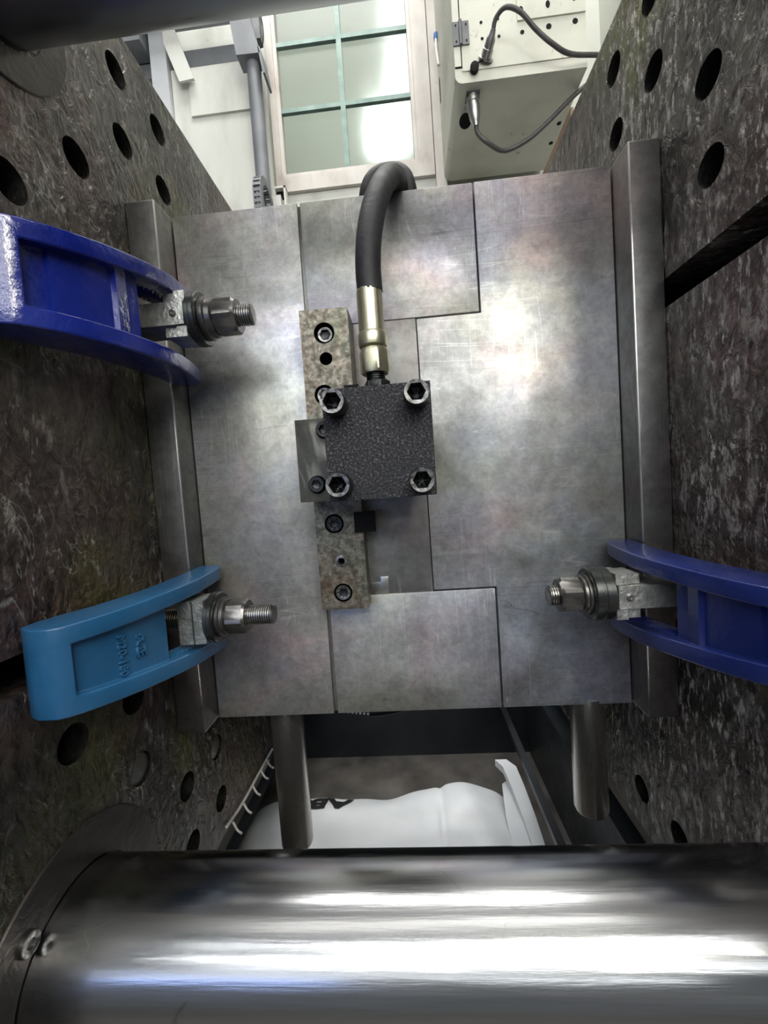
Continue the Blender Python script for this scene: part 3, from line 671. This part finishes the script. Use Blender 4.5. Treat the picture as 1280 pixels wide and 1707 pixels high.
for x, z, rx, rz in ((.3585, 1.112, .0052, .0085), (.4230, 1.1165, .0052, .0085), (.4860, 1.124, .0052, .0085)):
    bm = lathe([(1, 0), (1, .0008)], (0, 0, 0), (0, -1, 0), 20); bm.transform(Matrix.Translation((x, .5700, z)) @ Matrix.Diagonal((rx, 1, rz, 1))); obj('cover_hole', bm, 'black', cb)
for x, z, r in ((.4243, 1.0687, .0066), (.4876, 1.0725, .0066), (.3600, 1.0640, .0050), (.2616, 1.1000, .0036), (.3027, 1.1030, .0036), (.2623, 1.0620, .0036), (.3034, 1.0620, .0036)):
    obj('panel_hole', lathe([(r, 0), (r, .0008)], (x, .5735, z), (0, -1, 0), 18), 'black', cb)
obj('side_slot', bbox(.1903, .1918, .868, .880, 1.19, 1.26, .0005), 'black', cb)
obj('side_handle', tube([(.187, .865, 1.385), (.184, .85, 1.33), (.186, .836, 1.265)], .0045, 10, 6), 'whitep', cb)
obj('handle_grip', lathe([(.007, 0), (.008, .004), (.007, .02)], (.187, .862, 1.365), (0, 0, 1), 16), 'bluep', cb)
# upper socket + plug
def socket_plug(nm, base, axis, m):
    q = obj(nm, lathe([(.0185, 0), (.0185, .003), (.0150, .0035)], base, axis, 28), 'stud', cb)
    obj('plug_shell', lathe([(.0130, .003), (.0130, .018), (.0115, .019), (.0110, .034), (.0080, .040), (.0058, .052)], base, axis, 28), m, q)
    return q
a1 = Vector((.22, -.75, .42)).normalized()
socket_plug('cable_socket', (.2680, .5735, 1.0135), a1, 'steel_light')
tag(obj('signal_cable', tube([Vector((.2680, .5735, 1.0135)) + a1 * .045, (.285, .522, 1.052), (.305, .508, 1.058), (.338, .51, 1.045), (.375, .52, 1.012), (.415, .53, .985), (.46, .545, .972), (.53, .56, .975)], .0052, 12), 'cable'),
    'upper grey cable arching from the box front plug', 'cable', None)
obj('socket_cap', lathe([(.0105, 0), (.0105, .012), (.008, .013)], (.2390, .5735, .9925), (-.1, -1, -.2), 24), 'blackp', cb)
obj('cap_strap', tube([(.243, .568, .997), (.252, .566, 1.003), (.260, .568, 1.006)], .0022, 8, 4), 'blackp', cb)
# lower plug under the box
obj('socket_flange', bbox(.2215, .2560, .5985, .6300, .9625, .9656, .0008), 'hinge', cb)
a2 = Vector((.10, .10, -1)).normalized(); b2 = Vector((.2390, .6160, .9640))
q = obj('cable_socket', lathe([(.0175, 0), (.0175, .014), (.0165, .015)], b2, a2, 28), 'steel_light', cb)
obj('plug_shell', lathe([(.0160, .015), (.0160, .030), (.0135, .050), (.0095, .058), (.0075, .068)], b2, a2, 28), 'steel_light', q)
obj('socket_cap', lathe([(.014, 0), (.016, .004), (.016, .012)], (.2270, .665, .952), (-.2, -.6, -.9), 24), 'blackp', cb)
e2 = b2 + a2 * .064
tag(obj('signal_cable', tube([e2, e2 + Vector((.006, .006, -.018)), e2 + Vector((.030, .010, -.040)), (.325, .66, .856), (.385, .655, .872), (.44, .645, .905), (.49, .635, .942), (.53, .63, .968), (.57, .63, .985)], .0058, 12), 'cable'),
    'lower grey cable sagging from the plug under the box', 'cable', None)
for x, y in ((.521, .672), (.5209, .798), (.5073, .7311)):
    obj('panel_hole', lathe([(.006, 0), (.006, .0008)], (min(x, .50), y, Z0), (0, 0, -1), 16), 'black', cb)
tag(obj('insulating_board', bbox(.3065, .3110, .19, .50, .541, .556, .001), 'brown'), 'thin brown board edge standing on top of the right platen', 'board')

# ================================================================== BELOW THE MOULD
# cable with pale print under the mould edge
cu = thing('printed_cable', 'black cable with pale markings sagging under the mould bottom edge', 'cable', (-.05, .06, -.35))
obj('cable_line', tube([(-.15, .05, -.322), (-.12, .05, -.340), (-.08, .05, -.3535), (-.04, .05, -.352), (0, .05, -.343), (.06, .05, -.33)], .006, 12), 'blackp', cu)
pm = B()
for i in range(7):
    x = -.108 + i * .0055; box(pm, x, x + .0032, .0425, .0437, -.3500 - .0008 * i, -.3465 - .0008 * i)
obj('cable_print', pm, 'label', cu)

# sack
sk = thing('resin_sack', 'white woven plastic resin sack lying in the pit under the mould', 'sack', (-.1, .35, -.88))
def sack_z(x, y):
    u = (x + .455) / .665; v = (y - .12) / .40
    eu = max(0, 1 - abs(2 * u - 1) ** 9) ** .5
    def ss(a, b, t): t = min(1, max(0, (t - a) / (b - a))); return t * t * (3 - 2 * t)
    prof = .083 * ss(-.05, .35, v) ** .6
    prof -= .030 * ss(.68, 1.0, v) * (1 - .9 * ss(.5, .75, u))
    prof *= max(0, 1 - max(0, v - .9) / .1) ** .45
    h = prof * eu
    h += .020 * math.exp(-((u - .83) / .095) ** 2 - ((v - .80) / .15) ** 2) + .004 * math.exp(-((u - .66) / .09) ** 2 - ((v - .80) / .15) ** 2)
    h += (.0035 * math.sin(u * 13 + 1) * math.sin(v * 6) + .0018 * math.sin(u * 37 + v * 11) + .0015 * math.sin(v * 31 - u * 9)) * eu
    h -= .006 * math.exp(-((u - .735) / .012) ** 2) * eu
    return -.8795 + max(0, h)
def sack_mesh():
    bm = B(); NX, NY = 90, 48; g = []
    for j in range(NY + 1):
        g.append([bm.verts.new((-.455 + .665 * i / NX, .12 + .40 * j / NY, sack_z(-.455 + .665 * i / NX, .12 + .40 * j / NY))) for i in range(NX + 1)])
    for j in range(NY):
        for i in range(NX): bm.faces.new((g[j][i], g[j][i + 1], g[j + 1][i + 1], g[j + 1][i]))
    bo = [bm.verts.new((v.co.x, v.co.y, -.8795)) for v in g[0]]; bt = [bm.verts.new((v.co.x, v.co.y, -.8795)) for v in g[NY]]
    for i in range(NX): bm.faces.new((g[0][i], bo[i], bo[i + 1], g[0][i + 1])); bm.faces.new((g[NY][i], g[NY][i + 1], bt[i + 1], bt[i]))
    return bm
sack = obj('sack_body', sack_mesh(), 'sack', sk, ang=80)
tm = text_mesh('ABS', .075, .0004, Matrix.Translation((-.262, .448, 0)) @ Matrix.Rotation(PI, 4, 'Z') @ Matrix.Diagonal((1.1, 1, 1, 1)), bold=.003)
for v in tm.vertices: v.co.z += sack_z(v.co.x, v.co.y) + .002
obj('sack_print', tm, 'print', sk)
hm = B(); rows = []
for (x, y, z, wx, wz) in ((.226, .20, -.800, .013, .003), (.224, .30, -.795, .013, .003), (.222, .36, -.780, .014, .003), (.214, .42, -.755, .015, .004), (.205, .46, -.735, .016, .004), (.188, .478, -.728, .014, .003)):
    rows.append([hm.verts.new((x + a, y, z + b)) for a, b in ((-wx, -wz - .01), (wx, -wz), (wx, wz), (-wx, wz))])
for A, Bq in zip(rows, rows[1:]):
    for i in range(4): hm.faces.new((A[i - 1], A[i], Bq[i], Bq[i - 1]))
hm.faces.new(rows[0]); hm.faces.new(rows[-1]); bev(hm, .0015, 2)
obj('sewn_hem', hm, 'sack', sk)
hm = B(); rows = []
for (x, y, z) in ((.17, .20, -.83), (.175, .30, -.82), (.178, .40, -.80), (.185, .46, -.775)):
    rows.append([hm.verts.new(p) for p in ((x, y, z), (.226, y, z + .028), (.226, y, z + .024), (x, y, z - .01))])
for A, Bq in zip(rows, rows[1:]):
    for i in range(4): hm.faces.new((A[i - 1], A[i], Bq[i], Bq[i - 1]))
hm.faces.new(rows[0]); hm.faces.new(rows[-1])
obj('sack_gather', hm, 'sack', sk)

# barbed plastic strip along the lower edge of the left platen
ps = thing('plastic_strip', 'white barbed plastic strip along the lower edge of the left platen', 'strip', (-.303, .15, -.54))
obj('strip_band', tube([(-.3035, .055, -.528), (-.3035, .10, -.5355), (-.3035, .15, -.538), (-.3035, .20, -.5385), (-.3035, .26, -.5405)], .0022, 8, 6), 'whitep', ps)
for y in (.075, .115, .155, .195, .225):
    z = -.537
    obj('barb', tube([(-.3035, y, z), (-.296, y - .002, z - .012), (-.288, y - .006, z - .014)], .0018, 8, 4), 'whitep', ps)
